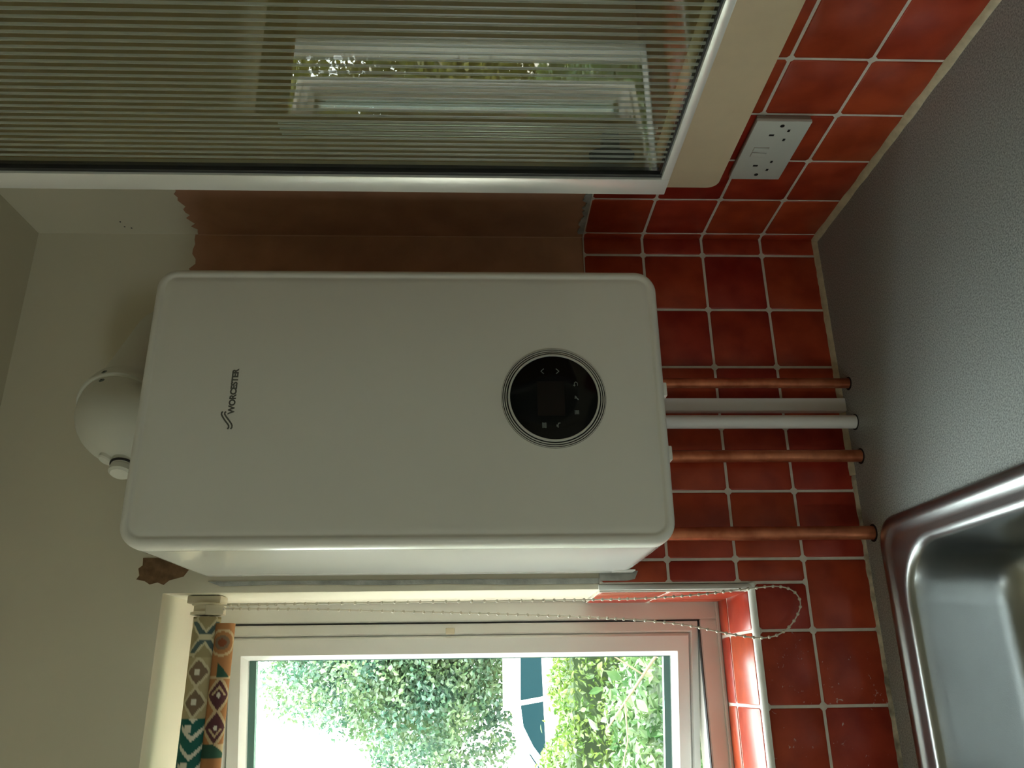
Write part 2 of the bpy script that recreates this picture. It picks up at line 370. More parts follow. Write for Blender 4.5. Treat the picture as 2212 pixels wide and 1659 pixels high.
# ------------------------------------------------------------------ window in the back wall
win = tag(empty('window_1', (WX1, WD, WZ0)), 'white framed window standing ajar above the sink', 'window', kind='structure')
def wpart(name, lst, material, parent=win, bevel=.002):
    l = win.location; bm = bmesh.new()
    for b in lst:
        vs = bbox(bm, b[0]-l.x, b[1]-l.x, b[2]-l.y, b[3]-l.y, b[4]-l.z, b[5]-l.z)
    if bevel: bmesh.ops.bevel(bm, geom=bm.edges[:], offset=bevel, segments=2, affect='EDGES')
    return frombm(name, bm, material, parent, autos=40)
FW = .036; MX = -1.275
wpart('frame_jamb', [(WX1-FW, WX1, WD, WD+.07, WZ0, WZ1)], UPVC)
wpart('frame_jamb', [(WX0, WX0+FW, WD, WD+.07, WZ0, WZ1)], UPVC)
wpart('frame_head', [(WX0+FW, WX1-FW, WD, WD+.07, WZ1-FW, WZ1)], UPVC)
wpart('frame_sill', [(WX0+FW, WX1-FW, WD, WD+.07, WZ0, WZ0+FW)], UPVC)
wpart('mullion', [(MX-.035, MX+.035, WD, WD+.07, WZ0+FW, WZ1-FW)], UPVC)
# sealant round the frame
wpart('frame_sealant', [(WX0, WX1-.004, WD-.006, WD, WZ0, WZ0+.006), (WX1-.006, WX1, WD-.006, WD, WZ0+.006, ZT)], TRIM, bevel=.0015)
# rubber lip of the frame
wpart('gasket', [(WX1-FW-.0016, WX1-FW, WD+.001, WD+.012, WZ0+FW, WZ1-FW), (MX+.035, MX+.0366, WD+.001, WD+.012, WZ0+FW, WZ1-FW), (MX+.035, WX1-FW, WD+.001, WD+.012, WZ0+FW, WZ0+FW+.0016), (MX+.035, WX1-FW, WD+.001, WD+.012, WZ1-FW-.0016, WZ1-FW)], GASKET_GAP, bevel=0)
# glazed leaf: local frame, hinge line at the origin, leaf running along -X
def leaf(parent_root, hx, hy, ang, width, ajar):
    z0, z1 = WZ0+FW+.003, WZ1-FW-.003
    e = bpy.data.objects.new('sash' if ajar else 'fixed_light', None); COL.objects.link(e); e.parent = parent_root
    l = win.location; e.location = (hx-l.x, hy-l.y, -l.z); e.rotation_euler = (0, 0, ang); e.empty_display_size = .05
    # profile from the outer edge (0) inwards to the glass: (inset, y)
    prof = [(.0, .045), (.0, .0), (.016, -.003), (.019, -.001), (.021, .004), (.023, -.001), (.025, -.004), (.052, -.004), (.055, -.001), (.064, .012), (.064, .045)]
    KZ = .74
    def ringpts(ins, y): return [(-ins, y, z1-ins*KZ), (-width+ins, y, z1-ins*KZ), (-width+ins, y, z0+ins*KZ), (-ins, y, z0+ins*KZ)]
    # four mitred members, each a mesh
    for nm, i, j in (('sash_rail', 0, 1), ('sash_stile', 1, 2), ('sash_rail', 2, 3), ('sash_stile', 3, 0)):
        lo = [ringpts(*p)[i] for p in prof]; hi = [ringpts(*p)[j] for p in prof]
        loft(nm, [lo, hi], UPVC, e, autos=25)
    g = .064; h = g*KZ
    mk('pane', [(-g+.004, .019, z0+h-.004), (-width+g-.004, .019, z0+h-.004), (-width+g-.004, .019, z1-h+.004), (-g+.004, .019, z1-h+.004),
                (-g+.004, .041, z0+h-.004), (-width+g-.004, .041, z0+h-.004), (-width+g-.004, .041, z1-h+.004), (-g+.004, .041, z1-h+.004)],
       [(0, 1, 2, 3), (7, 6, 5, 4), (0, 4, 5, 1), (1, 5, 6, 2), (2, 6, 7, 3), (3, 7, 4, 0)], GLASS, e)
    for (a0, a1, c0, c1) in ((-g-.004, -g, z0+h, z1-h), (-width+g, -width+g+.004, z0+h, z1-h), (-width+g, -g, z0+h, z0+h+.012), (-width+g, -g, z1-h-.012, z1-h)):
        box('glazing_spacer', a0, a1, .022, .036, c0, c1, SPACER, e)
    return e
sash = leaf(win, WX1-FW-.003, WD+.004, -math.radians(15), .575, True)
leaf(win, MX-.037, WD+.004, 0, .51, False)
box('trickle_catch', -.017, -.007, -.011, -.002, .69, .706, IVORY, sash, .001)
# ------------------------------------------------------------------ worktop
SX0, SX1, SY0, SY1 = -1.62, -.560, -.555, -.064                 # sink outer edge
work = tag(empty('worktop', (-.6, -.3, 0)), 'dark grey speckled laminate worktop round the sink', 'worktop')
def part_at(root, o):
    o.parent = root; o.location = o.location-root.location; return o
i = .012
part_at(work, boxes('top', [(XL, 0, SY1-i, 0, -.038, 0), (SX1-i, 0, -1.75, SY1-i, -.038, 0), (XL, SX1-i, -.62, SY0+i, -.038, 0), (XL, SX0+i, SY0+i, SY1-i, -.038, 0)], WORK))
for (x, y, rr) in ((-.3133, -.042, .0118), (-.4444, -.042, .0135), (-.5739, -.040, .0145), (-.3841, -.042, .0138)):
    part_at(work, lathe('pipe_hole', [(rr, 0), (rr, .0006)], (0, 0, 1), (x-.0005, y, 0), BLACKM, n=28))
# ------------------------------------------------------------------ sink
sink = tag(empty('kitchen_sink', (-.81, -.31, 0)), 'stainless steel inset sink with rounded bowl below the window', 'sink')
DX = -1.075
def R(ins, z, rad, x0=DX): return [(a, b, z) for a, b in rrect(x0, SX1-ins, SY0+ins, SY1-ins, (max(rad-ins*.6, .004), .0005, .0005, max(rad-ins*.6, .004)), 10)]
def B(ins, z, rad): return [(a, b, z) for a, b in rrect(-1.03+ins, -.609-ins, -.515+ins, -.118-ins, max(rad-ins*.5, .02), 10)]
part_at(sink, loft('bowl', [R(0, .0005, .045), R(.001, .004, .045), R(.005, .0062, .045), R(.014, .0066, .045), R(.019, .0052, .045), R(.023, .0028, .045), R(.032, .0018, .045), B(-.010, .0018, .085), B(-.004, .0012, .085), B(.001, -.002, .085),
                            B(.004, -.009, .085), B(.007, -.03, .085), B(.014, -.12, .085), B(.022, -.142, .085), B(.036, -.153, .085), B(.06, -.157, .085)], INOX, cap0=False, autos=60))
bmd = bmesh.new(); bbox(bmd, SX0, DX, SY0, SY1, .0005, .0052)
for k in range(7):
    bbox(bmd, SX0+.07, DX-.06, SY0+.07+k*.055, SY0+.085+k*.055, .005, .0085)
part_at(sink, frombm('drainer', bmd, INOX))
part_at(sink, lathe('waste', [(.043, 0), (.043, .002), (.036, .003), (.034, .0005), (.01, .0008)], (0, 0, 1), (-.86, -.32, -.1568), STEEL, n=32))
bmw = bmesh.new(); rd = random.Random(5)
for k in range(46):
    rr = rd.uniform(.0009, .0021); x, y = rd.uniform(-.98, -.68), rd.uniform(-.40, -.19)
    ret = bmesh.ops.create_icosphere(bmw, subdivisions=1, radius=rr)
    for v in ret['verts']: v.co = Vector((x+v.co.x, y+v.co.y, -.157+max(v.co.z, 0)*.7))
dr = part_at(sink, frombm('water_droplets', bmw, DROP, autos=80)); dr['kind'] = 'stuff'

# ------------------------------------------------------------------ boiler
BX0, BX1, BZ0, BZ1, BY = -.6318, -.2321, .3864, 1.1055, -.30
boiler = tag(empty('boiler', (-.432, 0, BZ0)), 'white wall-hung combi boiler with round black control dial', 'boiler')
def BL(ins, y, rad=.032): return [(a, y, b) for a, b in rrect(BX0+ins, BX1-ins, BZ0+ins, BZ1-ins, max(rad-ins, .004), 12)]
part_at(boiler, loft('casing', [BL(.004, -.0085), BL(.0, -.012), BL(0, -.03), BL(.0008, -.0302), BL(.0008, -.032), BL(0, -.0322), BL(0, -.275)], BSIDE, cap1=True, autos=30))
part_at(boiler, loft('front_panel', [BL(.0006, -.2755), BL(0, -.277), BL(.0002, -.286), BL(.0012, -.2915), BL(.0036, -.2965), BL(.0075, -.2995), BL(.0105, -.3), BL(.013, -.2992), BL(.0145, -.2978), BL(.0165, -.2978), BL(.0185, -.2986), BL(.024, -.2994)], BWHITE, autos=60))
YF = -.2994
# louvres low on the side near the wall
for k in range(5):
    part_at(boiler, box('side_louvre', BX0-.0008, BX0+.001, -.05+k*.006, -.0475+k*.006, .398, .432, BSIDE))
for (x, rr) in ((-.415, .010), (-.507, .010)):
    part_at(boiler, box('bottom_clip', x-rr, x+rr, -.292, -.262, BZ0-.0035, BZ0+.003, BWHITE, None, .0015))
# control dial
DC = (-.4305, YF, .5424)
dial = empty('control_dial', DC); dial.parent = boiler; dial.location = Vector(DC)-boiler.location
def dring(name, prof, material, n=72, **k): return lathe(name, prof, (0, -1, 0), (0, 0, 0), material, dial, n=n, **k)
dring('dial_base', [(.0722, -.001), (.0722, .0008), (.0718, .001), (.05, .001)], BLACKM)
for (a, b, h) in ((.0706, .0720, .0016), (.0680, .0697, .0018), (.0651, .0668, .002), (.0603, .0634, .0042)):
    mid = (a+b)/2; c = (b-a)/2
    dring('bezel_ring', [(b, .0005), (b-.0001, h-c*.4), (b-c*.35, h), (a+c*.35, h), (a+.0001, h-c*.4), (a, .0005)], SILVER, cap0=False, cap1=False)
dring('dial_glass', [(.0603, .0008), (.0603, .0022), (.059, .0026), (.03, .0026)], BLACK)
def flat(name, pts, material, parent, y, org):
    return mk(name, [(a-org[0], y, b-org[2]) for a, b in pts], [tuple(range(len(pts)))], material, parent)
mk('screen', [(a-DC[0], d, b-DC[2]) for d in (-.00262, -.0028) for a, b in ((-.4572, .5278), (-.4078, .5278), (-.4078, .5651), (-.4572, .5651))],
   [(0, 1, 2, 3), (4, 5, 6, 7), (0, 1, 5, 4), (1, 2, 6, 5), (2, 3, 7, 6), (3, 0, 4, 7)], SCREEN, dial)
def strokes(name, lines, w, material, parent, org, y, th=.0003):
    """flat print: polylines thickened to width w, in x,z"""
    v = []; fc = []
    for ln in lines:
        pts = [Vector((a-org[0], b-org[2])) for a, b in ln]
        L, Rr = [], []
        for i, p in enumerate(pts):
            t = (pts[min(i+1, len(pts)-1)]-pts[max(i-1, 0)]).normalized(); nn = Vector((-t.y, t.x))*w/2
            L.append(p+nn); Rr.append(p-nn)
        b0 = len(v); n = len(pts)
        for yy in (y, y-th):
            v += [(q.x, yy, q.y) for q in L]+[(q.x, yy, q.y) for q in Rr]
        for i in range(n-1):
            a, c = b0+i, b0+n+i
            fc += [(a, a+1, c+1, c), (2*n+a, 2*n+c, 2*n+c+1, 2*n+a+1), (a, 2*n+a, 2*n+a+1, a+1), (c, c+1, 2*n+c+1, 2*n+c)]
    return mk(name, v, fc, material, parent)
Yi = -.0026; w = .0012
strokes('arrow_icon', [[(-.3965, .5555), (-.3928, .5595), (-.389, .5555)]], w, ICON, dial, DC, Yi)
strokes('arrow_icon', [[(-.3965, .5385), (-.3928, .5345), (-.389, .5385)]], w, ICON, dial, DC, Yi)
strokes('return_icon', [[(-.4142, .5138), (-.410, .5138), (-.4085, .5118), (-.410, .5095), (-.4142, .5095)], [(-.4128, .5152), (-.4146, .5138), (-.4128, .5124)]], .0009, ICON, dial, DC, Yi)
strokes('spanner_icon', [[(-.4345, .5088), (-.4312, .5122)], [(-.4322, .5142), (-.4318, .5125), (-.4300, .5122), (-.4292, .5138)]], .0015, ICON, dial, DC, Yi)
strokes('menu_icon', [[(-.4555, zz), (-.4497, zz)] for zz in (.5142, .5126, .511, .5094)], .0009, ICON, dial, DC, Yi)
strokes('radiator_icon', [[(xx, .5538), (xx, .5598)] for xx in (-.4737, -.4723, -.4709, -.4695, -.4681)]+[[(-.4748, .5550), (-.467, .5550)], [(-.4748, .5588), (-.467, .5588)]], .001, ICON, dial, DC, Yi)
strokes('tap_icon', [[(-.4742, .5382), (-.4705, .5382), (-.468, .5372), (-.4678, .5350)], [(-.4715, .5382), (-.4715, .5396)], [(-.473, .5396), (-.470, .5396)]], .0013, ICON, dial, DC, Yi)
# lettering
logo = empty('maker_logo', (-.432, YF, .98)); logo.parent = boiler; logo.location = Vector((-.432, YF, .98))-boiler.location
LO = (-.432, YF, .98)
strokes('swoosh', [[(-.4503, .9884), (-.4520, .9899), (-.4546, .9898), (-.4590, .9871), (-.4638, .9836), (-.4677, .9803), (-.4703, .9786), (-.4730, .9785), (-.4749, .9799)],
                   [(-.4503, .9842), (-.4518, .9856), (-.4539, .9857), (-.4575, .9834), (-.4630, .9788), (-.4671, .9757), (-.4700, .9743), (-.4727, .9743), (-.4749, .9757)]],   .0021, LOGO, logo, LO, -.0001)
cu = bpy.data.curves.new('lettering', 'FONT'); cu.body = 'WORCESTER'; cu.size = .0142; cu.extrude = .00012; cu.offset = .0006; cu.space_character = .96
tmp = bpy.data.objects.new('tmp', cu); COL.objects.link(tmp)
dg = bpy.context.evaluated_depsgraph_get(); me = bpy.data.meshes.new_from_object(tmp.evaluated_get(dg)); bpy.data.objects.remove(tmp)
xsv = [v.co.x for v in me.vertices]; sc = (.4545-.3882)/(max(xsv)-min(xsv)); x0 = min(xsv); zs = [v.co.y for v in me.vertices]; sz = .0090/(max(zs)-min(zs)); zmin = min(zs)
for v in me.vertices: v.co = Vector(((v.co.x-x0)*sc-.4545-LO[0], -.0002-v.co.z, (v.co.y-zmin)*sz+.9731-LO[2]))
me.materials.clear(); me.materials.append(LOGO)
lt = bpy.data.objects.new('lettering', me); link(lt, logo)

# ------------------------------------------------------------------ flue
fl = tag(empty('boiler_flue', (-.432, -.165, BZ1)), 'white flue elbow from the top of the boiler into the wall', 'flue')
fa = math.radians(49); fd = Vector((math.sin(fa), math.cos(fa), .07)).normalized()
c0 = Vector((-.432, -.165, BZ1)); rb = .05
path = [c0, c0+Vector((0, 0, .040))]
for k in range(1, 11):
    a = k/10*PI/2; path.append(c0+Vector((0, 0, .040))+Vector((0, 0, 1))*rb*math.sin(a)+fd*rb*(1-math.cos(a)))
pe = path[-1]
part_at(fl, sweep('elbow', path+[pe+fd*.012], .0625, FLUE, n=40, autos=70))
c1 = pe+fd*.0
part_at(fl, lathe('collar', [(.05, 0), (.066, 0), (.0675, .002), (.0675, .014), (.066, .016), (.0645, .017), (.0645, .031), (.063, .033), (.05, .033)], fd, c1, FLUE, n=48))
part_at(fl, lathe('duct', [(.056, 0), (.056, .262)], fd, c1+fd*.01, FLUE, n=48))
side = fd.cross(Vector((0, 0, 1))).normalized(); upv = side.cross(fd)
pv = (side*.97+upv*.22).normalized()
for d, mt in ((.006, STEEL), (-.012, STEEL)):
    p = c1+fd*(d+.002)+pv*(.0668 if d > 0 else .0622)
    s = part_at(fl, lathe('screw', [(.0042, -.002), (.0042, .0008), (.003, .0014)], pv, p, mt, n=14))
    part_at(fl, lathe('screw_socket', [(.0018, 0), (.0018, .0003)], pv, p+pv*.0014, BLACKM, n=8))
sv = Vector((-.93, -.36, 0)).normalized()
pq = c0+Vector((0, 0, .054))+sv*.050+Vector((-.004, 0, 0))
part_at(fl, lathe('test_point', [(.017, 0), (.017, .014), (.0155, .0155), (.0155, .018), (.0165, .019), (.0165, .026), (.013, .029)], sv, pq, FLUE, n=24))
part_at(fl, lathe('seal_ring', [(.0172, .0115), (.0180, .012), (.0180, .0145), (.0172, .015)], sv, pq, RUBBER, n=24))
pq2 = c0+Vector((0, 0, .078))+sv*.050
part_at(fl, lathe('blanking_cap', [(.0115, 0), (.0115, .009), (.0095, .011)], (sv+Vector((0, 0, .35))).normalized(), pq2, FLUE, n=24))

# ------------------------------------------------------------------ pipes below the boiler
def pipe(name, label, cat, x, y, rad, material, ztop=.40, group=None):
    root = tag(empty(name, (x, y, 0)), label, cat, group)
    part_at(root, lathe('tube', [(rad, .0008), (rad, ztop)], (0, 0, 1), (x, y, 0), material, n=28))
    return root
PIP = 'copper pipes under the boiler'
for (x, y, rad, lab) in ((-.3133, -.042, .0088, 'copper pipe under the boiler nearest the corner of the room'), (-.4444, -.042, .0104, 'middle copper pipe just left of the white waste pipe'), (-.5739, -.040, .0112, 'copper pipe under the boiler nearest the window')):
    q = pipe('copper_pipe', lab, 'pipe', x, y, rad, COPPER, group=PIP)
    part_at(q, lathe('pipe_nut', [(rad*1.0, .372), (rad*1.55, .374), (rad*1.55, .392), (rad, .394)], (0, 0, 1), (x, y, 0), COPPER, n=6))
pipe('waste_pipe', 'round white plastic condensate pipe between trunking and copper pipe', 'pipe', -.3841, -.042, .0116, PVC)
q = tag(empty('cable_trunking', (-.345, -TK, 0)), 'flat white plastic cable trunking on the red tiles below the boiler', 'trunking')
part_at(q, box('trunking_body', -.3575, -.3328, -TK-.014, -TK-.0008, .0005, .392, PVC, None, .0012))
part_at(q, box('trunking_lid', -.3565, -.3338, -TK-.0152, -TK-.0135, .0005, .392, PVC, None, .0005))

# ------------------------------------------------------------------ double socket on the right wall
sk = tag(empty('wall_socket', (-TK, -.293, .19)), 'white double power socket with switches on the red tiles', 'socket')
part_at(sk, box('back_box', -TK-.0065, -TK-.0008, -.3655, -.2205, .149, .231, SOCKB, None, .001))
plate = box('face_plate', -TK-.0125, -TK-.006, -.3665, -.2195, .148, .232, SOCK, None, .0016); part_at(sk, plate)
XS = -TK-.0125
def spart(name, y0, y1, z0, z1, x0, x1, material): part_at(sk, box(name, x0, x1, y0, y1, z0, z1, material, None, .0006))
for yc, in ((-.3345,), (-.2572,)):
    spart('pin_hole', yc-.0022, yc+.0022, .1955, .2035, XS-.0003, XS+.002, BLACKM)
    spart('pin_hole', yc-.0138, yc-.0078, .1747, .1789, XS-.0003, XS+.002, BLACKM)
    spart('pin_hole', yc+.0078, yc+.0138, .1747, .1789, XS-.0003, XS+.002, BLACKM)
for yc in (-.3565, -.2335):
    part_at(sk, lathe('screw_hole', [(.0033, -.001), (.0033, .0004)], (-1, 0, 0), (XS, yc, .1905), BLACKM, n=16))
for yc in (-.2995, -.2868):
    spart('switch_surround', yc-.0056, yc+.0056, .1922, .2168, XS-.0003, XS+.001, SOCKB)
    o = box('switch_rocker', -.0018, .0018, -.005, .005, -.0115, .0115, SOCK, None, .0008); part_at(sk, o)
    o.location = Vector((XS-.0008, yc, .2045))-sk.location; o.rotation_euler = (0, math.radians(5), 0)

# ------------------------------------------------------------------ cream board on the right wall below the cupboard
pts = rrect(-1.25, -.198, .247, .415, (.004, .004, .004, .018), 8)
bd = slab('wall_board', pts, lambda a, b, d: (-TK-.0008-.014*d, a, b), CREAM, None, 40)
tag(bd, 'long cream board with rounded corner against the tiles above the socket', 'board')

# ------------------------------------------------------------------ glazed wall cupboard
CX, CYE, CYN, CZ0, CZ1 = -.30, -.594, -1.25, .443, 1.343
cab = tag(empty('wall_cupboard', (-.02, -.9, CZ0)), 'wall cupboard with aluminium framed reeded glass door', 'cupboard')
XW = -.024
part_at(cab, box('side_panel', CX+.022, XW, CYE-.018, CYE, CZ0, CZ1, CARC))
part_at(cab, box('side_panel', CX+.022, XW, CYN, CYN+.018, CZ0, CZ1, CARC))
part_at(cab, box('bottom_panel', CX+.022, XW, CYN+.018, CYE-.018, CZ0, CZ0+.018, CARC))
part_at(cab, box('top_panel', CX+.022, XW, CYN+.018, CYE-.018, CZ1-.018, CZ1, CARC))
part_at(cab, box('back_panel', XW-.006, XW, CYN+.018, CYE-.018, CZ0+.018, CZ1-.018, CARC))
door = empty('glazed_door', (CX, CYE, CZ0)); door.parent = cab; door.location = Vector((CX, CYE, CZ0))-cab.location
def dpart(name, x0, x1, y0, y1, z0, z1, material, bevel=.0008):
    return box(name, x0-CX, x1-CX, y0-CYE, y1-CYE, z0-CZ0, z1-CZ0, material, door, bevel)
SW = .0275; RW = .009
dpart('door_stile', CX, CX+.02, CYE-SW, CYE, CZ0, CZ1, ALU)
dpart('door_stile', CX, CX+.02, CYN, CYN+SW, CZ0, CZ1, ALU)
dpart('door_rail', CX+.0002, CX+.0198, CYN+SW, CYE-SW, CZ0, CZ0+RW, ALU)
dpart('door_rail', CX+.0002, CX+.0198, CYN+SW, CYE-SW, CZ1-RW, CZ1, ALU)
dpart('door_gap_shade', CX+.003, CX+.012, CYE-SW-.005, CYE-SW, CZ0+RW, CZ1-RW, GASKET_GAP, 0)  # black strips stand in for the shade in the gap round the glass
dpart('door_gap_shade', CX+.003, CX+.012, CYN+SW, CYN+SW+.004, CZ0+RW, CZ1-RW, GASKET_GAP, 0)
dpart('door_gap_shade', CX+.004, CX+.012, CYN+SW+.004, CYE-SW-.005, CZ0+RW, CZ0+RW+.002, GASKET_GAP, 0)
# one ribbed pane: flat bands between shallow half-round reeds
prof = []; y = CYE-SW-.0055; P = .0082
end = CYN+SW+.0045
prof.append((0.0055, y))
y -= .012
while y-P > end:
    prof.append((.0055, y))
    yb = y-P*.52
    for k in range(0, 7):
        t = k/6; prof.append((.0055-.0011*math.sin(PI*t), yb-(P*.48)*t))
    y -= P
prof.append((.0055, end))
v = []; n = len(prof)
for zz in (CZ0+RW+.002, CZ1-RW):
    v += [(a, b-CYE, zz-CZ0) for a, b in prof]
v += [(.0095, prof[0][1]-CYE, CZ0+RW+.002-CZ0), (.0095, prof[-1][1]-CYE, CZ0+RW+.002-CZ0), (.0095, prof[0][1]-CYE, CZ1-RW-CZ0), (.0095, prof[-1][1]-CYE, CZ1-RW-CZ0)]
fc = [(i, n+i, n+i+1, i+1) for i in range(n-1)] + [(2*n, 2*n+1, 2*n+3, 2*n+2)]
pane = mk('reeded_pane', v, fc, REED, door, autos=25)
pane.data.materials.append(RIB)
for pl in pane.data.polygons:
    if pl.index < n-1 and abs(prof[pl.index][0]-prof[pl.index+1][0]) > 1e-6: pl.material_index = 1
# bright metal strip inside the door
for ya, wd in ((-.6755, .0022), (-.6675, .0018), (-.6590, .0016)):
    part_at(cab, box('inner_strip', CX+.0225, CX+.0245, ya-wd, ya, CZ0+.022, .842, ALU, None, .0003))
# concealed hinges on the inner face of the door
for hzv in (.505, 1.17):
    hg = empty('hinge', (CX+.021, -.6145, hzv)); hg.parent = cab; hg.location = Vector((CX+.021, -.631, hzv))-cab.location
    pts = rrect(-.0095, .0095, -.024, .024, .0093, 8)
    slab('hinge_plate', pts, lambda a, b, d: (.0006+.003*d, a, b), RUBBER, hg)
    box('hinge_arm', .003, .03, -.004, .014, -.009, .009, STEEL, hg, .002)

# ------------------------------------------------------------------ roller blind
rbz, rby = 1.090, .048
blind = tag(empty('roller_blind', (-.68, rby, rbz)), 'rolled-up patterned fabric blind at the top of the window', 'blind')
C = lambda *a: srgb(*a)[:3]
BEI, BEI2, LIN, BRN, WHT, TEAL, GRB = C(178, 164, 128), C(160, 148, 112), C(206, 198, 166), C(128, 108, 88), C(226, 222, 206), C(42, 104, 96), C(86, 104, 104)
ORA, ORD, MAR, DGR, SAND = C(172, 122, 80), C(132, 76, 50), C(92, 58, 62), C(54, 90, 74), C(200, 178, 140)
def dia(a, b): return abs(a)+abs(b)
def pattern_roll(t, s):            # t metres from the right end, s metres round the roll (0 facing the viewer)
    t = t % .245
    if t < .062:                   # crossed bars in a diamond
        a, b = (t-.032)/.030, s/.026
        if abs(abs(a)-abs(b)) < .2 and .12 < abs(a) < .78: return GRB
        if abs(abs(a)-abs(b)) < .38 and abs(a) < .92: return LIN
        return LIN if dia(a, b) > 1.55 and dia(a, b) < 1.72 else BEI2
    if t < .152:                   # two stacked diamonds
        tt = (t-.062) % .045; a, b = (tt-.0225)/.0225, (s+.006)/.020
        d = dia(a, b)
        if abs(a) < .2 and abs(b) < .2: return WHT
        return BRN if d < .84 else (LIN if d < 1.12 else BEI)
    tt = (t-.152)                  # chevrons and dots
    if abs(s) > .034: return BEI
    q = (tt+abs(s+.004)*.9) % .0265
    if q < .0075 and abs(s+.004) < .019: return WHT
    if abs(s+.012) < .0055 and abs((tt % .053)-.016) < .0055: return WHT
    return TEAL
def pattern_fold(t, s):
    t = t % .30
    if t < .085:
        d = math.hypot(t-.030, s+.003)
        if d < .006: return ORD
        if d < .011: return BRN
        if d < .017: return ORA
        if d < .021: return SAND
        if t > .055+s*1.2+.012 and t < .083 and s > -.006: return DGR
        return SAND if t > .081 else ORA
    if t < .18:
        tt = (t-.085); k = int(tt/.0475); a, b = (tt-.0475*k-.0237)/.0237, s/.017
        d = dia(a, b)
        if math.hypot(a, b) < .16: return WHT
        if .42 < d < .62 and (a > 0) == (k == 1): return SAND
        return MAR if d < .95 else (SAND if d < 1.25 else ORA)
    if t < .20: return DGR if s < (t-.18)*1.4 else SAND
    d = math.hypot(t-.245, s-.004)
    if d < .012: return TEAL
    if d < .017: return SAND
    if d < .024: return ORA
    if d < .028: return SAND
    return ORA if t < .28 else DGR
def fabric_roll(name, x1, length, cy, cz, rad, pat, face, squash=1.0):
    nx, na = int(length/.0022), 84
    v = []; cols = []; fc = []
    for i in range(nx+1):
        t = length*i/nx
        for k in range(na):
            a = 2*PI*k/na; s = ((a-face+PI) % (2*PI)-PI)*rad
            v.append((x1-t, cy+rad*math.cos(a), cz+rad*math.sin(a)*squash)); c = pat(t, s); cols.append((c[0], c[1], c[2], 1))
    for i in range(nx):
        for k in range(na):
            k2 = (k+1) % na; fc.append((i*na+k, i*na+k2, (i+1)*na+k2, (i+1)*na+k))
    fc.append(tuple(range(na))); fc.append(tuple(nx*na+k for k in range(na))[::-1])
    o = mk(name, v, fc, FABRIC, None, autos=60)
    at = o.data.color_attributes.new('print', 'FLOAT_COLOR', 'POINT')
    at.data.foreach_set('color', [c for q in cols for c in q])
    return o
face = math.atan2(-.45, -1.38)
part_at(blind, fabric_roll('rolled_fabric', -.690, 1.12, rby, rbz, .0215, pattern_roll, face))
part_at(blind, fabric_roll('hem_bar', -.7005, 1.10, rby-.006, rbz-.032, .0135, pattern_fold, face, 1.15))
part_at(blind, lathe('chain_wheel', [(.026, 0), (.026, .003), (.023, .004), (.023, .013), (.0275, .014), (.0275, .018), (.02, .019)], (-1, 0, 0), (-.6685, rby, rbz), IVORY, n=36))
part_at(blind, box('bracket', -.6695, -.6572, rby-.02, rby+.02, rbz-.024, rbz+.03, IVORY, None, .002))
part_at(blind, box('chain_guide', -.688, -.6725, rby-.03, rby-.016, rbz-.034, rbz-.004, IVORY, None, .002))
# chain loop
cp = [(-.6735, .020, 1.060), (-.6735, .012, .95), (-.673, .004, .75), (-.673, -.004, .55), (-.6725, -.010, .40), (-.6680, -.014, .30), (-.6600, -.018, .217), (-.656, -.020, .170), (-.6600, -.021, .145), (-.671, -.021, .132), (-.686, -.021, .1295), (-.703, -.021, .138), (-.720, -.020, .153), (-.732, -.020, .175), (-.735, -.018, .205), (-.728, -.016, .25), (-.712, -.012, .33), (-.702, -.008, .44), (-.694, -.002, .60), (-.688, .004, .75), (-.682, .012, .92), (-.679, .020, 1.060)]
cpv = [Vector(p) for p in cp]
def cat(P, t):
    i = min(int(t), len(P)-2); q = t-i; p0, p1, p2, p3 = P[max(i-1, 0)], P[i], P[i+1], P[min(i+2, len(P)-1)]
    return .5*((2*p1)+(p2-p0)*q+(2*p0-5*p1+4*p2-p3)*q*q+(3*p1-p0-3*p2+p3)*q**3)
dense = [cat(cpv, k/20) for k in range(20*(len(cpv)-1)+1)]
chn = empty('pull_chain', (-.676, .02, 1.06)); tag(chn, 'ivory bead chain loop hanging from the blind over the tiles', 'chain')
part_at(chn, sweep('cord', dense[::2], .0011, CHAIN, n=6))
bmc = bmesh.new(); acc = 0; last = dense[0]
for p in dense:
    acc += (p-last).length; last = p
    if acc >= .0118:
        acc = 0; ret = bmesh.ops.create_icosphere(bmc, subdivisions=2, radius=.0027)
        for vv in ret['verts']: vv.co += p
bds = part_at(chn, frombm('beads', bmc, CHAIN, autos=80)); bds['kind'] = 'stuff'

# ------------------------------------------------------------------ outdoors
GRASS = mat('pale_gravel', srgb(206, 200, 184), .95, noise=(3, .2)); 
RENDER = mat('white_render', srgb(236, 234, 226), .9, noise=(5, .06))
CARW = mat('car_white', srgb(238, 240, 240), .15, coat=.6); CARG = mat('car_glass', srgb(14, 34, 40), .12, spec=.3); TYRE = mat('tyre', srgb(28, 28, 28), .8); HUB = mat('hub', srgb(150, 152, 155), .35, metal=.7)
LEAF_H = leaf_mat('hedge_leaf', srgb(96, 146, 62), srgb(158, 188, 84), 9); LEAF_S = leaf_mat('shrub_leaf', srgb(84, 134, 76), srgb(142, 176, 112), 12)
LEAF_T = leaf_mat('tree_leaf', srgb(84, 138, 112), srgb(146, 180, 118), 1.4); LEAF_Y = leaf_mat('tree_leaf_yellow', srgb(120, 146, 48), srgb(186, 190, 70), 2)
BARK = mat('bark', srgb(96, 82, 66), .9, noise=(14, .4)); TWIG = mat('twig', srgb(110, 96, 78), .9, noise=(14, .3)); CORE = mat('hedge_inside', srgb(52, 72, 40), .95, noise=(6, .5))
tag(boxes('ground', [(-40, 40, .3, 70, -1.6, -1.4)], GRASS), 'pale ground outside beyond the window', 'ground', kind='structure')
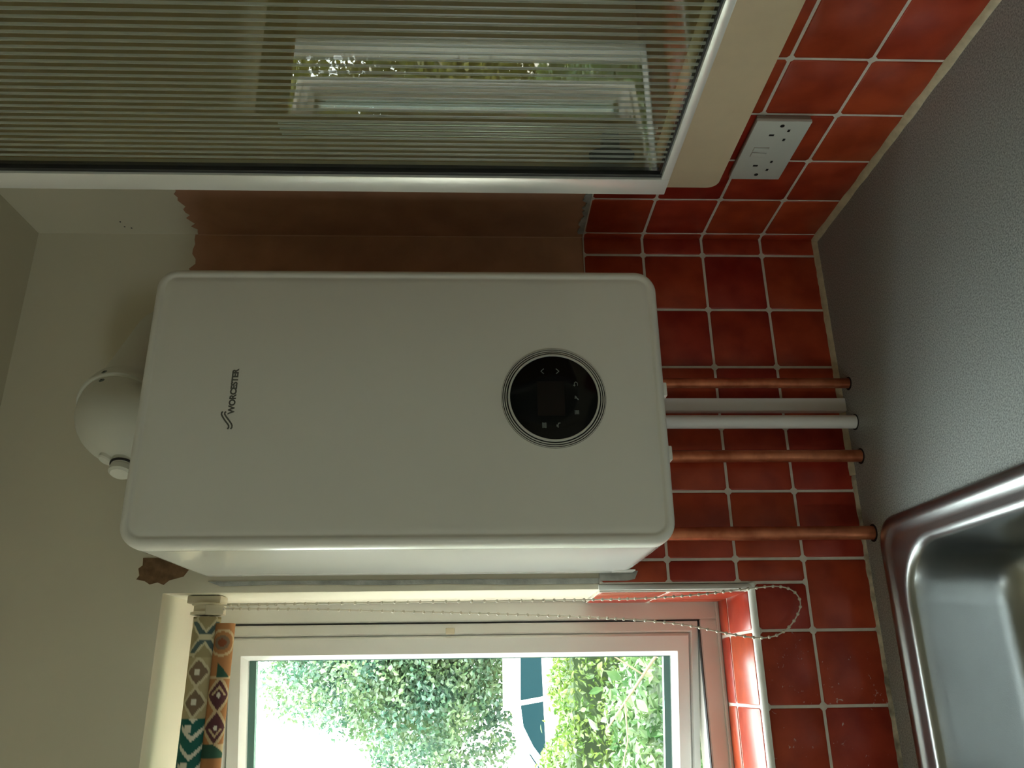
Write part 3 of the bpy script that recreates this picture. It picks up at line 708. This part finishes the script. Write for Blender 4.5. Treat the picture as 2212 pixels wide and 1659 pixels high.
def leaf_geo(pts, size, rnd, asp=.55):
    v = []; fc = []
    for p in pts:
        s = size*rnd.uniform(.65, 1.3)
        d = Vector((rnd.gauss(0, 1), rnd.gauss(0, 1), rnd.gauss(0, .8))).normalized(); e = d.cross(Vector((rnd.gauss(0, 1), rnd.gauss(0, 1), rnd.gauss(0, 1)))).normalized(); nn = d.cross(e)*.12*s
        b = len(v); v += [p-d*s*.5, p+e*s*asp*.5+nn-d*s*.08, p+d*s*.5, p-e*s*asp*.5+nn-d*s*.08]; fc += [(b, b+1, b+2), (b, b+2, b+3)]
    return v, fc
def single_leaf(size, material):
    me = bpy.data.meshes.new('leaf')
    v = []
    prof = [(-.5, 0), (-.3, .16), (-.05, .27), (.2, .2), (.5, 0)]
    for a, b in prof: v += [(a*size, b*size, b*size*.3), (a*size, 0, 0), (a*size, -b*size, b*size*.3)]
    fc = []
    for k in range(4): fc += [(k*3, k*3+1, k*3+4, k*3+3), (k*3+1, k*3+2, k*3+5, k*3+4)]
    me.from_pydata(v, [], fc); me.materials.append(material); me.update(); return me
def boxhedge(name, label, x0, x1, y0, y1, z0, z1, n, size, material, seed, nsing, sing_x, root_loc, group=None):
    rnd = random.Random(seed); root = tag(empty(name, root_loc), label, 'hedge', group)
    def sp():
        k = rnd.random(); x = rnd.uniform(x0, x1); wob = .06*math.sin(x*5+seed)+.04*math.sin(x*13)
        if k < .62: return Vector((x, y0+abs(rnd.gauss(0, .05)), rnd.uniform(z0, z1+wob)))
        return Vector((x, rnd.uniform(y0, y1), z1+wob-abs(rnd.gauss(0, .05))+.02))
    v, fc = leaf_geo([sp() for _ in range(n)], size, rnd)
    o = part_at(root, mk('foliage', v, fc, material)); o['kind'] = 'stuff'
    part_at(root, box('inner_growth', x0+.05, x1-.05, y0+.14, y1, z0, z1-.12, CORE))
    me = single_leaf(size*1.15, material)
    for k in range(nsing):
        p = sp(); p.x = rnd.uniform(*sing_x); p.y -= .02
        l = bpy.data.objects.new('leaf', me); COL.objects.link(l); l.parent = root; l.location = p-Vector(root_loc)
        l.rotation_euler = (rnd.uniform(-1.4, 1.4), rnd.uniform(-1.4, 1.4), rnd.uniform(0, 6.3)); s = rnd.uniform(.7, 1.3); l.scale = (s, s, s)
    return root
hz = boxhedge('garden_hedge', 'clipped green garden hedge in front of the parked white car', -5.0, 2.4, 4.1, 4.9, -1.4, .16, 28000, .047, LEAF_H, 3, 150, (-1.6, .2), (-1.2, 4.5, -1.4))
sh = boxhedge('window_shrub', 'glossy leaved shrub just outside below the window glass', -3.2, 1.0, 1.55, 2.3, -1.4, .10, 16000, .048, LEAF_S, 8, 150, (-1.4, -.3), (-1.0, 1.9, -1.4))
for (p, q2, q3, rr) in (((-.62, 1.62, -.05), (-.78, 1.50, .10), (-.95, 1.47, .24), .006), ((-.78, 1.50, .10), (-.72, 1.48, .2), (-.70, 1.5, .3), .003), ((-.86, 1.48, .17), (-.98, 1.47, .17), (-1.1, 1.5, .2), .003)):
    part_at(sh, sweep('branch', [p, q2, q3], [rr, rr*.8, rr*.4], TWIG, n=8))
def tree(name, label, x, y, zc, rx, rz, n, size, material, seed, group='trees across the road'):
    rnd = random.Random(seed); base = Vector((x, y, -1.4)); root = tag(empty(name, base), label, 'tree', group)
    top = zc
    part_at(root, sweep('trunk', [base, base+Vector((.08, .05, (top+1.4)*.5)), base+Vector((-.05, 0, (top+1.4)*.95))], [.2, .15, .06], BARK, n=12))
    blobs = []
    for k in range(34):
        d = Vector((rnd.gauss(0, 1), rnd.gauss(0, 1), rnd.gauss(0, 1))).normalized()*rnd.uniform(.35, .95)
        c = Vector((x+d.x*rx, y+d.y*rx, zc+d.z*rz)); blobs.append((c, rnd.uniform(.28, .44)*rx))
    for k in range(5):
        c = blobs[k][0]; part_at(root, sweep('branch', [base+Vector((0, 0, (top+1.4)*.55)), (base+Vector((0, 0, top+1.4))+c)/2, c], [.08, .05, .02], BARK, n=8))
    pts = []
    for k in range(n):
        c, rr = rnd.choice(blobs); d = Vector((rnd.gauss(0, 1), rnd.gauss(0, 1), rnd.gauss(0, 1))).normalized()
        pts.append(c+d*rr*rnd.uniform(.55, 1.05))
    v, fc = leaf_geo(pts, size, rnd, .7); o = part_at(root, mk('foliage', v, fc, material)); o['kind'] = 'stuff'
    return root
tree('leafy_tree', 'broad leafy tree behind the parked car, filling the right of the window', .0, 18.5, 2.0, 3.3, 2.9, 70000, .125, LEAF_T, 1)
tree('leafy_tree', 'lower leafy tree left of the broad tree beyond the car', -6.9, 21.0, 1.0, 2.6, 2.1, 30000, .125, LEAF_T, 2)
tree('leafy_tree', 'yellow-green tree further left beyond the hedge', -8.6, 9.5, 2.4, 3.3, 3.9, 46000, .13, LEAF_Y, 4)
tree('leafy_tree', 'yellow-green tree at the far left beyond the hedge', -16.5, 9.5, 2.4, 3.2, 3.4, 26000, .16, LEAF_Y, 5)
tag(box('garden_wall', -1.35, 9, 15.9, 16.2, -1.4, .20, RENDER, None, .03), 'low white rendered wall beyond the parked car', 'wall')
# parked car, side on, nose to the left
car = tag(empty('parked_car', (-1.0, 13.9, -1.4)), 'white car parked side-on behind the hedge', 'car')
def cpart(name, sec, material, autos=40, cap=True):
    return part_at(car, loft(name, sec, material, autos=autos))
side_lo = [(-3.25, -1.12), (-3.3, -.86), (-3.15, -.66), (-2.35, -.52), (.75, -.46), (.95, -.55), (1.0, -.85), (.95, -1.12)]
side_hi = [(-2.42, -.525), (-1.98, -.20), (-1.55, .02), (-1.15, .075), (-.2, .06), (.35, -.02), (.62, -.20), (.80, -.465)]
def off(P, k, c=(-1.1, -.7)): return [(c[0]+(a-c[0])*k, c[1]+(b-c[1])*k) for a, b in P]
cpart('car_body', [[(a, yy, b) for a, b in off(side_lo, k)] for yy, k in ((13.06, .955), (13.12, .99), (13.3, 1.0), (14.5, 1.0), (14.68, .99), (14.74, .955))], CARW)
cpart('car_roof', [[(a, yy, b) for a, b in off(side_hi, k, (-.9, -.5))] for yy, k in ((13.13, .93), (13.22, .975), (13.4, 1.0), (14.4, 1.0), (14.58, .975), (14.67, .93))], CARW)
def glazing(pts): part_at(car, slab('side_window', pts, lambda a, b, d: (a, 13.128-.012*d, b), CARG, None))
glazing([(-2.08, -.43), (-1.80, -.215), (-1.50, -.06), (-1.18, -.02), (-1.12, -.40)])
glazing([(-1.04, -.40), (-1.10, -.02), (-.25, -.03), (-.18, -.38)])
glazing([(-.10, -.38), (-.16, -.035), (.18, -.09), (.42, -.23), (.50, -.36)])
part_at(car, slab('windscreen', [(-2.44, -.50), (-1.96, -.17), (-1.93, -.20), (-2.38, -.52)], lambda a, b, d: (a, 13.35+1.1*d, b), CARG, None))
for (x, y) in ((-2.45, 13.12), (.2, 13.12), (-2.45, 14.68), (.2, 14.68)):
    part_at(car, lathe('wheel', [(.2, -.09), (.30, -.09), (.315, -.06), (.315, .06), (.30, .09), (.2, .09)], (0, 1, 0), (x, y, -1.085), TYRE, n=32))
part_at(car, box('wing_mirror', -1.98, -1.86, 12.93, 13.08, -.46, -.36, CARW, None, .03))
for (x) in (-.98, -.12): part_at(car, box('door_handle', x, x+.18, 13.03, 13.07, -.60, -.565, CARG, None, .01))
